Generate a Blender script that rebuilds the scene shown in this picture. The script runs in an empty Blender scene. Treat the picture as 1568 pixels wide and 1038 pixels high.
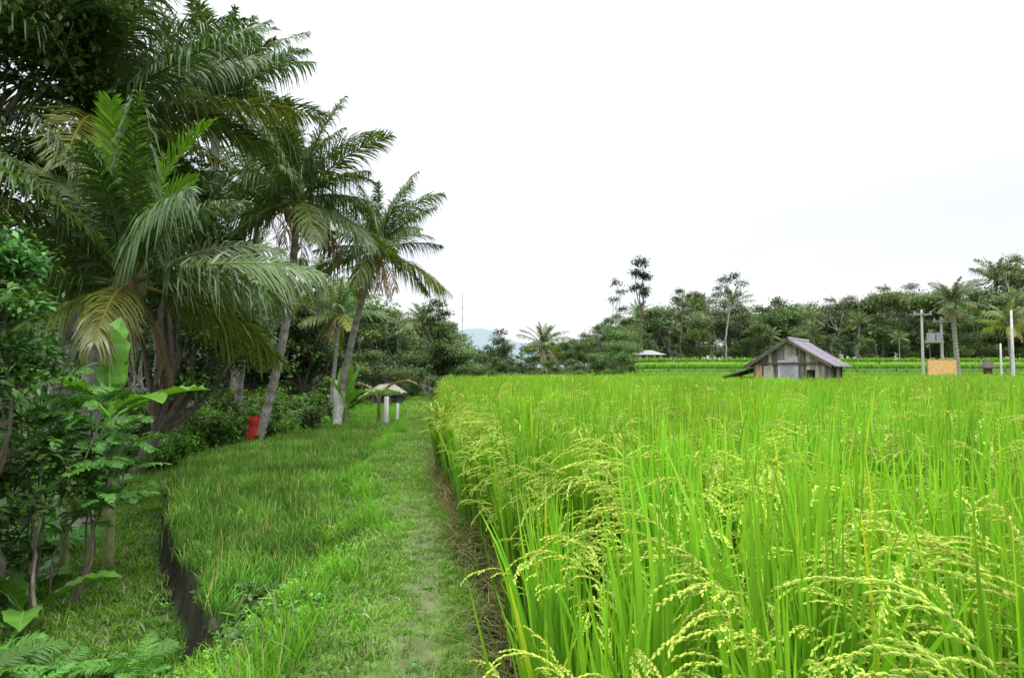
import bpy, math, numpy as np
from mathutils import Matrix, Vector, Euler
R = np.random.default_rng
scene = bpy.context.scene
A = lambda *a: np.array(a, dtype=float)

# ------------------------------------------------------------------ mesh builder
class MB:
    def __init__(s): s.v=[];s.f=[];s.c=[];s.m=[];s.n=0
    def add(s,v,f,c,mi=0):
        v=np.asarray(v,float).reshape(-1,3); f=np.asarray(f,int).reshape(-1,4)
        c=np.asarray(c,float)
        if c.ndim==1: c=np.tile(c,(len(v),1))
        s.v.append(v); s.f.append(f+s.n); s.c.append(c); s.m.append(np.zeros(len(f),int)+mi); s.n+=len(v)
    def pack(s): return np.concatenate(s.v),np.concatenate(s.f),np.concatenate(s.c),np.concatenate(s.m)
    def place(s,pk,pos,M3,sc,tint=1.0):
        v,f,c,m=pk; s.add((v@np.asarray(M3).T)*sc+pos,f,c*tint,m)
    def mesh(s,name,mats,smooth=True):
        v,f,c,m=s.pack(); c=np.clip(c,0,1)
        me=bpy.data.meshes.new(name)
        me.vertices.add(len(v)); me.vertices.foreach_set('co',v.astype(np.float32).ravel())
        me.loops.add(f.size); me.loops.foreach_set('vertex_index',f.astype(np.int32).ravel())
        me.polygons.add(len(f)); me.polygons.foreach_set('loop_start',np.arange(0,f.size,4,dtype=np.int32))
        for k in mats: me.materials.append(k)
        me.polygons.foreach_set('material_index',m.astype(np.int32))
        me.polygons.foreach_set('use_smooth',np.full(len(f),smooth))
        me.update(calc_edges=True)
        a=me.color_attributes.new('col','FLOAT_COLOR','POINT')
        a.data.foreach_set('color',np.concatenate([c,np.ones((len(c),1))],1).astype(np.float32).ravel())
        return me
    def obj(s,name,mats,smooth=True,parent=None):
        o=bpy.data.objects.new(name,s.mesh(name,mats,smooth)); scene.collection.objects.link(o)
        if parent: o.parent=parent
        return o

def norm(a): return a/np.maximum(np.linalg.norm(a,axis=-1,keepdims=True),1e-9)
def ribbons(mb,P,S,W,C,mi=0):
    M,K=P.shape[:2]
    h=S*(W/2)[...,None]
    V=np.stack([P-h,P+h],2)
    idx=np.arange(M*K*2).reshape(M,K,2)
    F=np.stack([idx[:,:-1,0],idx[:,:-1,1],idx[:,1:,1],idx[:,1:,0]],-1).reshape(-1,4)
    C=np.broadcast_to(C,(M,K,3)); C=np.repeat(C[:,:,None],2,2)
    mb.add(V.reshape(-1,3),F,C.reshape(-1,3),mi)
def arcs(base,az,th0,th1,L,K,p=1.5):
    az=np.asarray(az,float);M=len(az);o=np.ones(M)
    th0=th0*o;th1=th1*o;L=L*o;p=p*o
    tm=(np.arange(K-1)+.5)/(K-1)
    th=th0[:,None]+(th1-th0)[:,None]*tm[None]**p[:,None]
    d=np.stack([np.sin(th)*np.cos(az)[:,None],np.sin(th)*np.sin(az)[:,None],np.cos(th)],-1)*(L/(K-1))[:,None,None]
    b=np.broadcast_to(base,(M,3))[:,None]
    P=np.concatenate([b,b+np.cumsum(d,1)],1)
    T=norm(np.concatenate([d[:,:1],(d[:,1:]+d[:,:-1])/2,d[:,-1:]],1))
    S=np.stack([-np.sin(az),np.cos(az),0*az],-1)[:,None]*np.ones((1,K,1))
    return P,S,T
def twist(S,T,w):
    N=np.cross(T,S); w=w[...,None] if np.ndim(w) else w
    return S*np.cos(w)+N*np.sin(w)
def tube(mb,pts,rad,n=8,col=(.2,.2,.2),mi=0):
    pts=np.asarray(pts,float);K=len(pts);rad=np.ones(K)*rad
    T=norm(np.gradient(pts,axis=0)); ref=A(0.13,1,0.07) if abs(T[0,1])<.9 else A(1,.1,.1)
    a=norm(np.cross(T,ref)); b=np.cross(T,a)
    ang=np.linspace(0,2*np.pi,n,endpoint=False)
    V=pts[:,None]+rad[:,None,None]*(np.cos(ang)[None,:,None]*a[:,None]+np.sin(ang)[None,:,None]*b[:,None])
    i=np.arange(K*n).reshape(K,n); j=np.roll(i,-1,1)
    F=np.stack([i[:-1],j[:-1],j[1:],i[1:]],-1).reshape(-1,4)
    c=np.asarray(col,float); c=np.repeat(c,n,0) if c.ndim==2 else c
    mb.add(V.reshape(-1,3),F,c,mi)
def blob(mb,c,r,col,mi=0,sz=1,n=8):
    t=np.linspace(0.02,np.pi-.02,7)
    tube(mb,np.stack([c[0]+0*t,c[1]+0*t,c[2]+np.cos(t)*r*sz],1),np.sin(t)*r,n,col,mi)
CUBE=np.array([[0,1,2,3],[7,6,5,4],[0,4,5,1],[1,5,6,2],[2,6,7,3],[3,7,4,0]])
def hexa(mb,v8,col,mi=0,M=None):
    v=np.asarray(v8,float)
    if M is not None: v=np.array([M@Vector(p) for p in v])
    V=v[CUBE].reshape(-1,3); mb.add(V,np.arange(24).reshape(6,4),A(*col),mi)
def box(mb,x0,x1,y0,y1,z0,z1,col,mi=0,M=None):
    hexa(mb,[(x0,y0,z0),(x0,y1,z0),(x1,y1,z0),(x1,y0,z0),(x0,y0,z1),(x0,y1,z1),(x1,y1,z1),(x1,y0,z1)],col,mi,M)

# ------------------------------------------------------------------ materials
def newmat(name):
    m=bpy.data.materials.new(name); m.use_nodes=True; nt=m.node_tree; nt.nodes.clear()
    return m,nt,nt.nodes.new,nt.links.new
def leafmat(name,trans=.35,rough=.5,spec=.3,tg=(1.25,1.15,.5),posvar=.5,rand=.25):
    m,nt,N,L=newmat(name)
    at=N('ShaderNodeAttribute');at.attribute_name='col'
    geo=N('ShaderNodeNewGeometry');no=N('ShaderNodeTexNoise');no.inputs['Scale'].default_value=posvar;no.inputs['Detail'].default_value=2
    L(geo.outputs['Position'],no.inputs['Vector'])
    mr=N('ShaderNodeMapRange');L(no.outputs['Fac'],mr.inputs[0]);mr.inputs[1].default_value=.3;mr.inputs[2].default_value=.7;mr.inputs[3].default_value=.78;mr.inputs[4].default_value=1.25
    oi=N('ShaderNodeObjectInfo');mr2=N('ShaderNodeMapRange');L(oi.outputs['Random'],mr2.inputs[0]);mr2.inputs[3].default_value=1-rand;mr2.inputs[4].default_value=1+rand
    mu=N('ShaderNodeMath');mu.operation='MULTIPLY';L(mr.outputs[0],mu.inputs[0]);L(mr2.outputs[0],mu.inputs[1])
    hs=N('ShaderNodeHueSaturation');L(at.outputs['Color'],hs.inputs['Color']);L(mu.outputs[0],hs.inputs['Value'])
    mh=N('ShaderNodeMapRange');L(oi.outputs['Random'],mh.inputs[0]);mh.inputs[3].default_value=.49;mh.inputs[4].default_value=.51;L(mh.outputs[0],hs.inputs['Hue'])
    p=N('ShaderNodeBsdfPrincipled');L(hs.outputs[0],p.inputs['Base Color']);p.inputs['Roughness'].default_value=rough;p.inputs['Specular IOR Level'].default_value=spec
    vm=N('ShaderNodeVectorMath');vm.operation='MULTIPLY';L(hs.outputs[0],vm.inputs[0]);vm.inputs[1].default_value=tg
    tr=N('ShaderNodeBsdfTranslucent');L(vm.outputs[0],tr.inputs['Color'])
    mx=N('ShaderNodeMixShader');mx.inputs[0].default_value=trans;L(p.outputs[0],mx.inputs[1]);L(tr.outputs[0],mx.inputs[2])
    o=N('ShaderNodeOutputMaterial');L(mx.outputs[0],o.inputs[0]);return m
def surfmat(name,scale=6,lo=.6,hi=1.35,rough=.85,bump=.3,stretch=(1,1,1),spec=.2):
    m,nt,N,L=newmat(name)
    at=N('ShaderNodeAttribute');at.attribute_name='col'
    geo=N('ShaderNodeNewGeometry');mp=N('ShaderNodeMapping');mp.inputs['Scale'].default_value=stretch;L(geo.outputs['Position'],mp.inputs[0])
    no=N('ShaderNodeTexNoise');no.inputs['Scale'].default_value=scale;no.inputs['Detail'].default_value=8;no.inputs['Roughness'].default_value=.65;L(mp.outputs[0],no.inputs['Vector'])
    mr=N('ShaderNodeMapRange');L(no.outputs['Fac'],mr.inputs[0]);mr.inputs[1].default_value=.3;mr.inputs[2].default_value=.7;mr.inputs[3].default_value=lo;mr.inputs[4].default_value=hi
    vm=N('ShaderNodeVectorMath');vm.operation='SCALE';L(at.outputs['Color'],vm.inputs[0]);L(mr.outputs[0],vm.inputs['Scale'])
    p=N('ShaderNodeBsdfPrincipled');L(vm.outputs[0],p.inputs['Base Color']);p.inputs['Roughness'].default_value=rough;p.inputs['Specular IOR Level'].default_value=spec
    b=N('ShaderNodeBump');b.inputs['Strength'].default_value=bump;b.inputs['Distance'].default_value=.03;L(no.outputs['Fac'],b.inputs['Height']);L(b.outputs[0],p.inputs['Normal'])
    o=N('ShaderNodeOutputMaterial');L(p.outputs[0],o.inputs[0]);return m
M_RICE=leafmat('rice_leaf',.40,.42,.3,(1.25,1.15,.5),.6,.12)
M_GRASS=leafmat('grass_blade',.35,.55,.15,(1.15,1.15,.5),1.2,.1)
M_LEAF=leafmat('tree_leaf',.25,.42,.35,(1.3,1.3,.5),.5,.25)
M_PALM=leafmat('palm_leaf',.25,.33,.5,(1.3,1.3,.4),.5,.1)
M_GRAIN=leafmat('rice_grain',.15,.6,.2,(1,1,.6),.8,.15)
M_BARK=surfmat('bark',14,.5,1.4,.9,.6,(1,1,.5))
M_GROUND=surfmat('ground_soil_grass',5,.5,1.5,.95,.9)
M_WOOD=surfmat('weathered_wood',9,.5,1.45,.85,.3,(3,3,.3))
M_ROOF=surfmat('roof_sheet',5,.7,1.25,.7,.15)
M_PLAST=surfmat('plaster',4,.75,1.15,.8,.1)

# ------------------------------------------------------------------ terrain
def xR(y): return np.interp(y,[-5,2,3.5,5,7.5,10.3,13,18,32,60,400],[.26,.16,.03,-.17,-.60,-1.12,-1.35,-1.8,-3.3,-6.4,-43])+.04*np.sin(y*2.9)+.03*np.sin(y*7.1)
def xL(y): return np.interp(y,[-5,2,3.5,5,6.2,7.5,10,13,18,32,60,400],[-1.5,-1.45,-1.4,-1.25,-1.28,-1.6,-2.15,-2.55,-3.0,-4.8,-9,-60])+.06*np.sin(y*2.2)
def xF(y): return np.interp(y,[-5,4,5.2,6,7.2,8.7,10.5,12.7,15,17,22,30,60,400],[-2.1,-2.15,-2.3,-2.65,-3.45,-4.3,-5.2,-6.2,-6.6,-6.3,-5.8,-7,-11,-62])
def yfront(x): return 5.3+(x+2.3)*1.3+.12*np.sin(x*5)
def ss(a,b,x):
    t=np.clip((x-a)/(b-a),0,1); return t*t*(3-2*t)
def wob(x,y): return np.sin(x*3.1+np.sin(y*2.3)*1.3)*np.sin(y*2.7+x*.7)*.5+np.sin(x*7.3+y*5.1)*.25+np.sin(x*13.+1.7*np.sin(y*9))*.2*np.sin(y*11.)
def H(x,y):
    x=np.asarray(x,float);y=np.asarray(y,float)
    l=xL(y)+.06*np.sin(y*3.3);f=xF(y)+.06*np.sin(y*2.6+1)
    zf=-.27+.1*ss(15,24,y)
    gz=-2.9+2.5*ss(13,22,y)
    fr=1-ss(-.28,.0,y-yfront(x))
    z=zf-.30*fr*ss(.3,.9,l-x)
    z=z+(0-z)*ss(-.42,.0,x-l)
    z=z-(.46-.28*fr)*(1-ss(f-.12,f+.0,x))
    z=z+(gz-zf+.46)*(1-ss(f-4.4,f-1.5,x))
    z=z+.035*wob(x,y)*(1-ss(20,40,y))
    z=z+.03*np.exp(-((x-(l+xR(y))/2)/.4)**2)*(y<30)
    z=z-.10*np.exp(-((x-xR(y)+.03)/.06)**2)*(y<25)
    z=z+.12*ss(-.0,.1,x-xR(y))
    w=ss(.05,.2,x/np.maximum(y,1))*(y>40)
    st=.8*ss(57,57.6,y)+.9*ss(69,69.6,y)+.9*ss(84,84.8,y)+.5*ss(100,101,y)
    z=z+w*st+ss(100,400,y)*4
    return z
def axis(parts):
    out=[]
    for a,b,s in parts: out.append(np.arange(a,b,s))
    return np.concatenate(out)
gx=np.concatenate([[-900,-500,-300,-200],axis([(-150,-30,8),(-30,-12,1),(-12,-7,.2),(-7,1,.05),(1,12,1),(12,100,4),(100,300,20)]),[400,600,900]])
gy=np.concatenate([[-300,-100,-40,-15],axis([(-8,2,.8),(2,12,.07),(12,26,.15),(26,56,1),(56,104,.5),(104,200,8)]),[250,320,450,700,1200,2000]])
X,Y=np.meshgrid(gx,gy); Z=H(X,Y)
i=np.arange(X.size).reshape(X.shape)
F=np.stack([i[:-1,:-1],i[:-1,1:],i[1:,1:],i[1:,:-1]],-1).reshape(-1,4)
x=X.ravel();y=Y.ravel()
C=np.tile(A(.07,.12,.03),(x.size,1))
def zone(mask,c): C[mask]=c
zone((x>xL(y))&(x<xR(y)),A(.12,.20,.045))
pc=.40*xL(y)+.60*xR(y)
zone((x>xL(y))&(x<xR(y))&(np.abs(x-pc)<.12+.12*wob(x*1.5,y*1.3))&(y<30),A(.15,.19,.075))
zone((x>=xR(y)-.13)&(y<50),A(.030,.026,.014))
zone((x>=xR(y)+.3)&(y>=46),A(.17,.33,.04))
zone((x<xL(y)-.3)&(x>xF(y))&(y>5.0)&(y<24),A(.06,.08,.03))
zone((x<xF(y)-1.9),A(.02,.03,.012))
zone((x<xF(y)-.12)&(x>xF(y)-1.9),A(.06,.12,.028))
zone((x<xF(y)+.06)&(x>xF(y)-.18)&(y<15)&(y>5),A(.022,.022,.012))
zone((y>105),A(.04,.07,.03))
dz=np.abs(np.gradient(Z,axis=0)/np.gradient(Y,axis=0)).ravel()
zone((dz>.35)&(y>50),A(.05,.13,.025))
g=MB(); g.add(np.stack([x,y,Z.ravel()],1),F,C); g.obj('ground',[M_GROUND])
hx=np.linspace(-420,420,90);hy=np.linspace(900,1150,12);X,Y=np.meshgrid(hx,hy)
Z=3+(np.exp(-((X+62)/70)**2)*60+np.exp(-((X-120)/140)**2)*46+np.exp(-((X+280)/120)**2)*55+1.5*np.sin(X*.05)+1.2*np.sin(X*.11+Y*.05))*np.sin((Y-900)/250*np.pi/2)**.7
i=np.arange(X.size).reshape(X.shape);mb=MB();mb.add(np.stack([X.ravel(),Y.ravel(),Z.ravel()],1),np.stack([i[:-1,:-1],i[:-1,1:],i[1:,1:],i[1:,:-1]],-1),A(.24,.31,.34));mb.obj('distant_hill',[M_PLAST])  # pale blue-grey base colour carries the distance haze, no volume

# ------------------------------------------------------------------ instancing
def instancer(name,protos,pts,rot,scl,pid):
    col=bpy.data.collections.new(name+'_parts')
    for k,me in enumerate(protos):
        o=bpy.data.objects.new('%s_part_%02d'%(name,k),me); col.objects.link(o)
    me=bpy.data.meshes.new(name); n=len(pts)
    me.vertices.add(n); me.vertices.foreach_set('co',np.asarray(pts,np.float32).ravel()); me.update()
    a=me.attributes.new('rot','FLOAT_VECTOR','POINT');a.data.foreach_set('vector',np.asarray(rot,np.float32).ravel())
    a=me.attributes.new('scl','FLOAT','POINT');a.data.foreach_set('value',np.asarray(scl,np.float32))
    a=me.attributes.new('pid','INT','POINT');a.data.foreach_set('value',np.asarray(pid,np.int32))
    o=bpy.data.objects.new(name,me);scene.collection.objects.link(o)
    ng=bpy.data.node_groups.new(name+'_scatter','GeometryNodeTree')
    ng.interface.new_socket('Geometry',in_out='INPUT',socket_type='NodeSocketGeometry')
    ng.interface.new_socket('Geometry',in_out='OUTPUT',socket_type='NodeSocketGeometry')
    N=ng.nodes.new;L=ng.links.new
    gi=N('NodeGroupInput');go=N('NodeGroupOutput');ci=N('GeometryNodeCollectionInfo');ci.inputs['Collection'].default_value=col
    ci.inputs['Separate Children'].default_value=True;ci.inputs['Reset Children'].default_value=True
    ip=N('GeometryNodeInstanceOnPoints');ip.inputs['Pick Instance'].default_value=True
    def na(nm,t):
        q=N('GeometryNodeInputNamedAttribute');q.data_type=t;q.inputs['Name'].default_value=nm;return q.outputs[0]
    e=N('FunctionNodeEulerToRotation');L(na('rot','FLOAT_VECTOR'),e.inputs[0]);L(e.outputs[0],ip.inputs['Rotation'])
    L(na('scl','FLOAT'),ip.inputs['Scale']);L(na('pid','INT'),ip.inputs['Instance Index'])
    L(gi.outputs[0],ip.inputs['Points']);L(ci.outputs[0],ip.inputs['Instance']);L(ip.outputs[0],go.inputs[0])
    md=o.modifiers.new('scatter','NODES');md.node_group=ng
    return o
def scatter(rng,x0,x1,y0,y1,dens,cond):
    n=int((x1-x0)*(y1-y0)*dens); x=rng.uniform(x0,x1,n);y=rng.uniform(y0,y1,n);k=cond(x,y);return x[k],y[k]
def rotm(rng,tilt,lean=0):
    return Matrix.Rotation(rng.normal(0,tilt)-lean,3,'Y')@Matrix.Rotation(rng.normal(0,tilt),3,'X')@Matrix.Rotation(rng.uniform(0,6.283),3,'Z')
def eulers(rng,n,tilt=.1,lean=None):
    return np.array([rotm(rng,tilt,lean[k] if lean is not None else 0).to_euler() for k in range(n)]).reshape(-1,3)
def merged(name,packs,pts,rng,tilt,scl,mats,tv=.15,tints=None):
    mb=MB()
    for k,(p,s) in enumerate(zip(pts,scl)): mb.place(packs[rng.integers(len(packs))],p,rotm(rng,tilt),s,rng.uniform(1-tv,1+tv)*(1 if tints is None else tints[k]))
    return mb.obj(name,mats)

# ------------------------------------------------------------------ rice
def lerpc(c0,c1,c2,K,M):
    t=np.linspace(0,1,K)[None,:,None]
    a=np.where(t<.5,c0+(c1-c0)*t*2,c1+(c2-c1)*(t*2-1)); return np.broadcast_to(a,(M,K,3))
def grains(mb,P,D,ln,wd,C):
    M=len(P);D=norm(D);S=norm(np.cross(D,A(.31,.2,.9)));S2=np.cross(D,S)
    Q=P[:,None]+D[:,None]*(A(0,.5,1)[None,:,None]*ln)
    W=np.tile(A(.3,1,.25)*wd,(M,1))
    for s in (S,S2): ribbons(mb,Q,np.repeat(s[:,None],3,1),W,C[:,None],1)
def rice_hill(seed,nb=34,K=8,detail=True,wmul=1,h=1.0,npan=4):
    rng=R(seed);mb=MB();M=nb
    base=np.stack([rng.normal(0,.04,M),rng.normal(0,.04,M),0*np.zeros(M)],1)
    az=rng.uniform(0,6.28,M);L=h*rng.uniform(.66,1.17,M)
    P,S,T=arcs(base,az,np.abs(rng.normal(0,.05,M)),np.abs(rng.normal(.18,.26,M)),L,K,2.6)
    S=twist(S,T,rng.uniform(-1.4,1.4,M)[:,None]+np.linspace(0,1,K)[None]*rng.uniform(-1.2,1.2,M)[:,None])
    t=np.linspace(0,1,K); prof=np.interp(t,[0,.35,.6,.8,1],[.45,.75,1,.8,.05])
    W=(rng.uniform(.009,.017,M)*wmul)[:,None]*prof[None]
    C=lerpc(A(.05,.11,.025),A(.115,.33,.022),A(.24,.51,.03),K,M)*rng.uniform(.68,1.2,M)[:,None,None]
    yel=rng.random(M)<.04; C=np.where(yel[:,None,None],C*A(1.9,1.1,.9),C)
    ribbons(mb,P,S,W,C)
    D=8;az=rng.uniform(0,6.28,D)
    P,S,T=arcs(A(0,0,0),az,.2,rng.uniform(.8,2.2,D),rng.uniform(.2,.5,D)*h,5,1)
    ribbons(mb,P,S,np.full((D,5),.006*wmul),A(.28,.22,.09))
    gcol=A(.52,.62,.12)
    for k in range(npan):
        az=rng.uniform(0,6.28);L=h*rng.uniform(.93,1.17)
        P,S,T=arcs(A(*rng.normal(0,.03,2),0),[az],.04,rng.uniform(1.7,2.7),L,20,6.5)
        ribbons(mb,P,S,np.full((1,20),.003*wmul),A(.16,.38,.04))
        P=P[0]
        if detail:
            B=9;tb=np.linspace(14.2,18.9,B)+rng.normal(0,.15,B);tb=np.clip(tb,0,18.99);i0=tb.astype(int);bp=P[i0]+(P[i0+1]-P[i0])*(tb-i0)[:,None]
            Tt=T[0][i0];th=np.arccos(np.clip(Tt[:,2],-1,1))
            baz=az+rng.normal(0,.22,B)
            Q,QS,QT=arcs(bp,baz,th+rng.uniform(-.12,.18,B),np.clip(th+rng.uniform(.5,1.1,B),1.9,2.9),rng.uniform(.06,.10,B),13,.9)
            ribbons(mb,Q,QS,np.full((B,13),.0016),A(.25,.42,.06))
            pp=Q[:,1:].reshape(-1,3);dd=QT[:,1:].reshape(-1,3);n=len(pp)
            sg=np.tile(np.where(np.arange(12)%2,1,-1),B)[:,None]
            sd=np.repeat(QS[:,:1],12,1).reshape(-1,3)
            dd=dd+sg*sd*.32+rng.normal(0,.12,(n,3))
            grains(mb,pp,dd,.0108,.0056,gcol*rng.uniform(.75,1.3,(n,1)))
        else:
            Q=P[None,13:];W=np.tile(np.linspace(.024,.012,Q.shape[1])*min(wmul,1.5),(1,1))
            ribbons(mb,Q,np.tile(S[:,:1],(1,Q.shape[1],1)),W,gcol*.95,1)
            ribbons(mb,Q,np.tile(A(0,0,1),(1,Q.shape[1],1)),W*.8,gcol*.8,1)
    return mb
rng=R(5)
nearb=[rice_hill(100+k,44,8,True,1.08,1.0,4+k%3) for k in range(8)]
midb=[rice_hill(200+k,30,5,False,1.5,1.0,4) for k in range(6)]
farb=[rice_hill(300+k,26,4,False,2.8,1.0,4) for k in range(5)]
RM=[M_RICE,M_GRAIN]
def tile(seed,hills,size,dens,s0=1.06):
    rng=R(seed);mb=MB();pk=[h.pack() for h in hills];k=int(round(size*math.sqrt(dens)))
    for i in range(k):
        for j in range(k):
            p=A((i+.5)/k*size-size/2+rng.normal(0,.28*size/k),(j+.5)/k*size-size/2+rng.normal(0,.28*size/k),rng.uniform(-.03,0))
            mb.place(pk[rng.integers(len(pk))],p,rotm(rng,.07),rng.normal(s0,.08),rng.uniform(.84,1.14))
    return mb.mesh('rice_tile',RM)
nearT=[tile(900+k,nearb,1,36,1.1) for k in range(6)]
midT=[tile(910+k,midb,1,20) for k in range(5)]
farT=[tile(920+k,farb,2,8) for k in range(5)]
HX,HY,HA=13.4,33.0,math.radians(-36)
def nohut(x,y):
    dx=x-HX;dy=y-HY;lx=dx*math.cos(-HA)-dy*math.sin(-HA);ly=dx*math.sin(-HA)+dy*math.cos(-HA)
    return ~((np.abs(lx+.6)<3.0)&(ly>-.4)&(ly<4.3))
def infield(x,y): return (x>xR(y)+.04)&(x<.85*y+3)&nohut(x,y)&((y>1.0)|(x>.7))&(np.hypot(x,y)>.66)
pts=[];pid=[];scl=[];rot=[];cells=set()
def cellgrid(y0,y1,size,idbase,nv):
    for cy in np.arange(y0,y1,size):
        for cx in np.arange(-8,52,size):
            ok=all(bool(infield(a,b)) for a in (cx-.02,cx+size/2,cx+size) for b in (cy,cy+size/2,cy+size-.01))
            if cy<1.1 and cx<2: ok=False
            if cx>.85*cy+2: ok=False
            if ok:
                a,b=cx+size/2,cy+size/2
                pts.append((a,b,float(H(a,b))-.01));pid.append(idbase+rng.integers(nv));scl.append(rng.uniform(.98,1.02));rot.append((0,0,rng.integers(4)*math.pi/2))
                for u in range(int(size)):
                    for v in range(int(size)): cells.add((int(math.floor(cx))+u,int(math.floor(cy))+v))
cellgrid(0,9,1,8,6);cellgrid(9,22,1,14,5);cellgrid(22,54,2,19,5)
def loose(x,y): return infield(x,y)&np.array([(int(math.floor(a)),int(math.floor(b))) not in cells for a,b in zip(x,y)])
x1,y1=scatter(rng,-2,4,.0,9,38,lambda x,y:loose(x,y)&(x<xR(y)+2.2+(y<1.1)*3))
x2,y2=scatter(rng,-3,1,9,22,26,lambda x,y:loose(x,y)&(x<xR(y)+2))
x3,y3=scatter(rng,-7,1,22,54,10,lambda x,y:loose(x,y)&(x<xR(y)+3))
x4,y4=scatter(rng,2,90,54,100,1.6,lambda x,y:(x>.1*y)&(x<.85*y))
x=np.concatenate([x1,x2,x3,x4]);y=np.concatenate([y1,y2,y3,y4]);n=len(x)
lab=np.concatenate([rng.integers(0,8,len(x1)),24+rng.integers(0,6,len(x2)),30+rng.integers(0,5,len(x3)+len(x4))])
edge=np.clip(1-(x-xR(y))/.3,0,1)
sc=rng.normal(1.07,.08,n); sc[len(x1)+len(x2)+len(x3):]*=.55
sc*=np.where(edge>0,.93*rng.uniform(.85,1.05,n),1)
protos=[m.mesh('rice_hill',RM) for m in nearb]+nearT+midT+farT+[m.mesh('rice_hill',RM) for m in midb]+[m.mesh('rice_hill',RM) for m in farb]
P_=np.concatenate([np.array(pts),np.stack([x,y,H(x,y)-.01],1)])
instancer('rice_field',protos,P_,np.concatenate([np.array(rot),eulers(rng,n,.06,edge*rng.uniform(-.05,.2,n))]),np.concatenate([scl,sc]),np.concatenate([pid,lab]))
mb=MB();M=3800;yy=rng.uniform(1.5,14,M);xx=xR(yy)+rng.normal(.02,.07,M)
P,S,T=arcs(np.stack([xx,yy,H(xx,yy)+rng.uniform(0,.28,M)],1),np.pi+rng.normal(0,1.1,M),rng.uniform(.3,1.2,M),rng.uniform(1.6,2.8,M),rng.uniform(.08,.40,M),6,1)
k=rng.random(M)<.35
cc=np.where(k[:,None],A(.12,.24,.04),A(.36,.27,.13))*rng.uniform(.25,1.4,(M,1))
ribbons(mb,P,S,np.full((M,6),.006)*np.linspace(1,.3,6),cc[:,None])
mb.obj('dry_rice_straw',[M_GRASS])

# ------------------------------------------------------------------ lower paddy
def small_rice(seed):
    rng=R(seed);mb=MB();M=30;K=4
    P,S,T=arcs(np.stack([rng.normal(0,.05,M),rng.normal(0,.05,M),np.zeros(M)],1),rng.uniform(0,6.28,M),.1,np.abs(rng.normal(.7,.45,M)),rng.uniform(.10,.25,M),K,1.2)
    S=twist(S,T,rng.uniform(-1.4,1.4,M)[:,None]+np.zeros((1,K)))
    C=lerpc(A(.045,.075,.02),A(.095,.24,.03),A(.17,.34,.05),K,M)*rng.uniform(.6,1.3,M)[:,None,None]
    b=rng.random(M)<.09;C=np.where(b[:,None,None],A(.40,.38,.15),C)
    ribbons(mb,P,S,.0085*np.tile(A(.6,1,.9,.1),(M,1)),C)
    return mb
x,y=scatter(rng,-7,-1.5,5.0,21.5,75,lambda x,y:(x>xF(y)+.0)&(x<xL(y)-.36)&(y>yfront(x)-.05))
tn=1+.25*wob(x*.8,y*.6)+.12*np.sin(y*2.4)
merged('lower_rice_paddy',[small_rice(400+k).pack() for k in range(6)],np.stack([x,y,H(x,y)-.01],1),rng,.12,rng.normal(1,.15,len(x)),[M_GRASS],.25,tn)

# ------------------------------------------------------------------ grass
def tuft(seed,n,h,w,c1,c2,sp,bend=.9,dry=.12):
    rng=R(seed);mb=MB();K=4
    P,S,T=arcs(np.stack([rng.normal(0,sp,n),rng.normal(0,sp,n),np.zeros(n)],1),rng.uniform(0,6.28,n),np.abs(rng.normal(0,.35,n)),np.abs(rng.normal(bend,.5,n)),h*rng.uniform(.4,1.2,n),K,1.2)
    S=twist(S,T,rng.uniform(-1,1,n)[:,None]+np.zeros((1,K)))
    C=lerpc(A(*c1)*.5,A(*c1),A(*c2),K,n)*rng.uniform(.65,1.3,n)[:,None,None]
    b=rng.random(n)<dry;C=np.where(b[:,None,None],A(.45,.42,.28),C)
    ribbons(mb,P,S,w*np.tile(A(1,1,.7,.08),(n,1)),C);return mb.pack()
g1=(.14,.35,.03);g2=(.28,.56,.055)
short=[tuft(500+k,24,.065,.006,g1,g2,.05,1.2,.19) for k in range(5)]
tall=[tuft(520+k,22,.24,.007,g1,(.31,.64,.05),.05,.5,.04) for k in range(4)]
onpath=lambda x,y:(x>xL(y)-.12)&(x<xR(y)-.07)
worn=lambda x,y:np.exp(-((x-(.40*xL(y)+.60*xR(y)))/.22)**2)
patch=lambda x,y:.5+.5*wob(x*1.7+3,y*1.4)
xa,ya=scatter(rng,-3.2,.2,1.5,9,230,lambda x,y:onpath(x,y))
k=rng.random(len(xa))>.35*worn(xa,ya)*patch(xa,ya);xa,ya=xa[k],ya[k];sa=rng.uniform(.6,1.3,len(xa))*(1-.38*worn(xa,ya))*(.75+.6*patch(xa,ya))
xb,yb=scatter(rng,-5,-.8,9,26,110,lambda x,y:onpath(x,y));sb=rng.uniform(.8,1.5,len(xb))
xc,yc=scatter(rng,-10,-3,26,50,14,lambda x,y:onpath(x,y));sc_=rng.uniform(1.5,3,len(xc))
xe,ye=scatter(rng,-9,-1.5,2.5,18,120,lambda x,y:(x<xF(y)-.16)&(x>xF(y)-2.1));se=rng.uniform(.8,2.0,len(xe))
xh,yh=scatter(rng,-3.4,-1.2,1.8,7.5,130,lambda x,y:(x<xL(y)-.1)&(x>xF(y)-.1)&((y<yfront(x)-.22)|(x>xL(y)-.42)));sh=rng.uniform(1.2,2.6,len(xh))
X_=np.concatenate([xa,xb,xc,xe,xh]);Y_=np.concatenate([ya,yb,yc,ye,yh]);S_=np.concatenate([sa,sb,sc_,se,sh])
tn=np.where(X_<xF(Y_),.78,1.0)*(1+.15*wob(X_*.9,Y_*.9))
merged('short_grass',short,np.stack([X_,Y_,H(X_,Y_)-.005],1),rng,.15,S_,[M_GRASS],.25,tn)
clump=lambda x,y:(np.sin(x*4.1+y*1.7)+np.sin(y*3.3-x*2)+rng.normal(0,.5,len(x)))>.0
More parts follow.
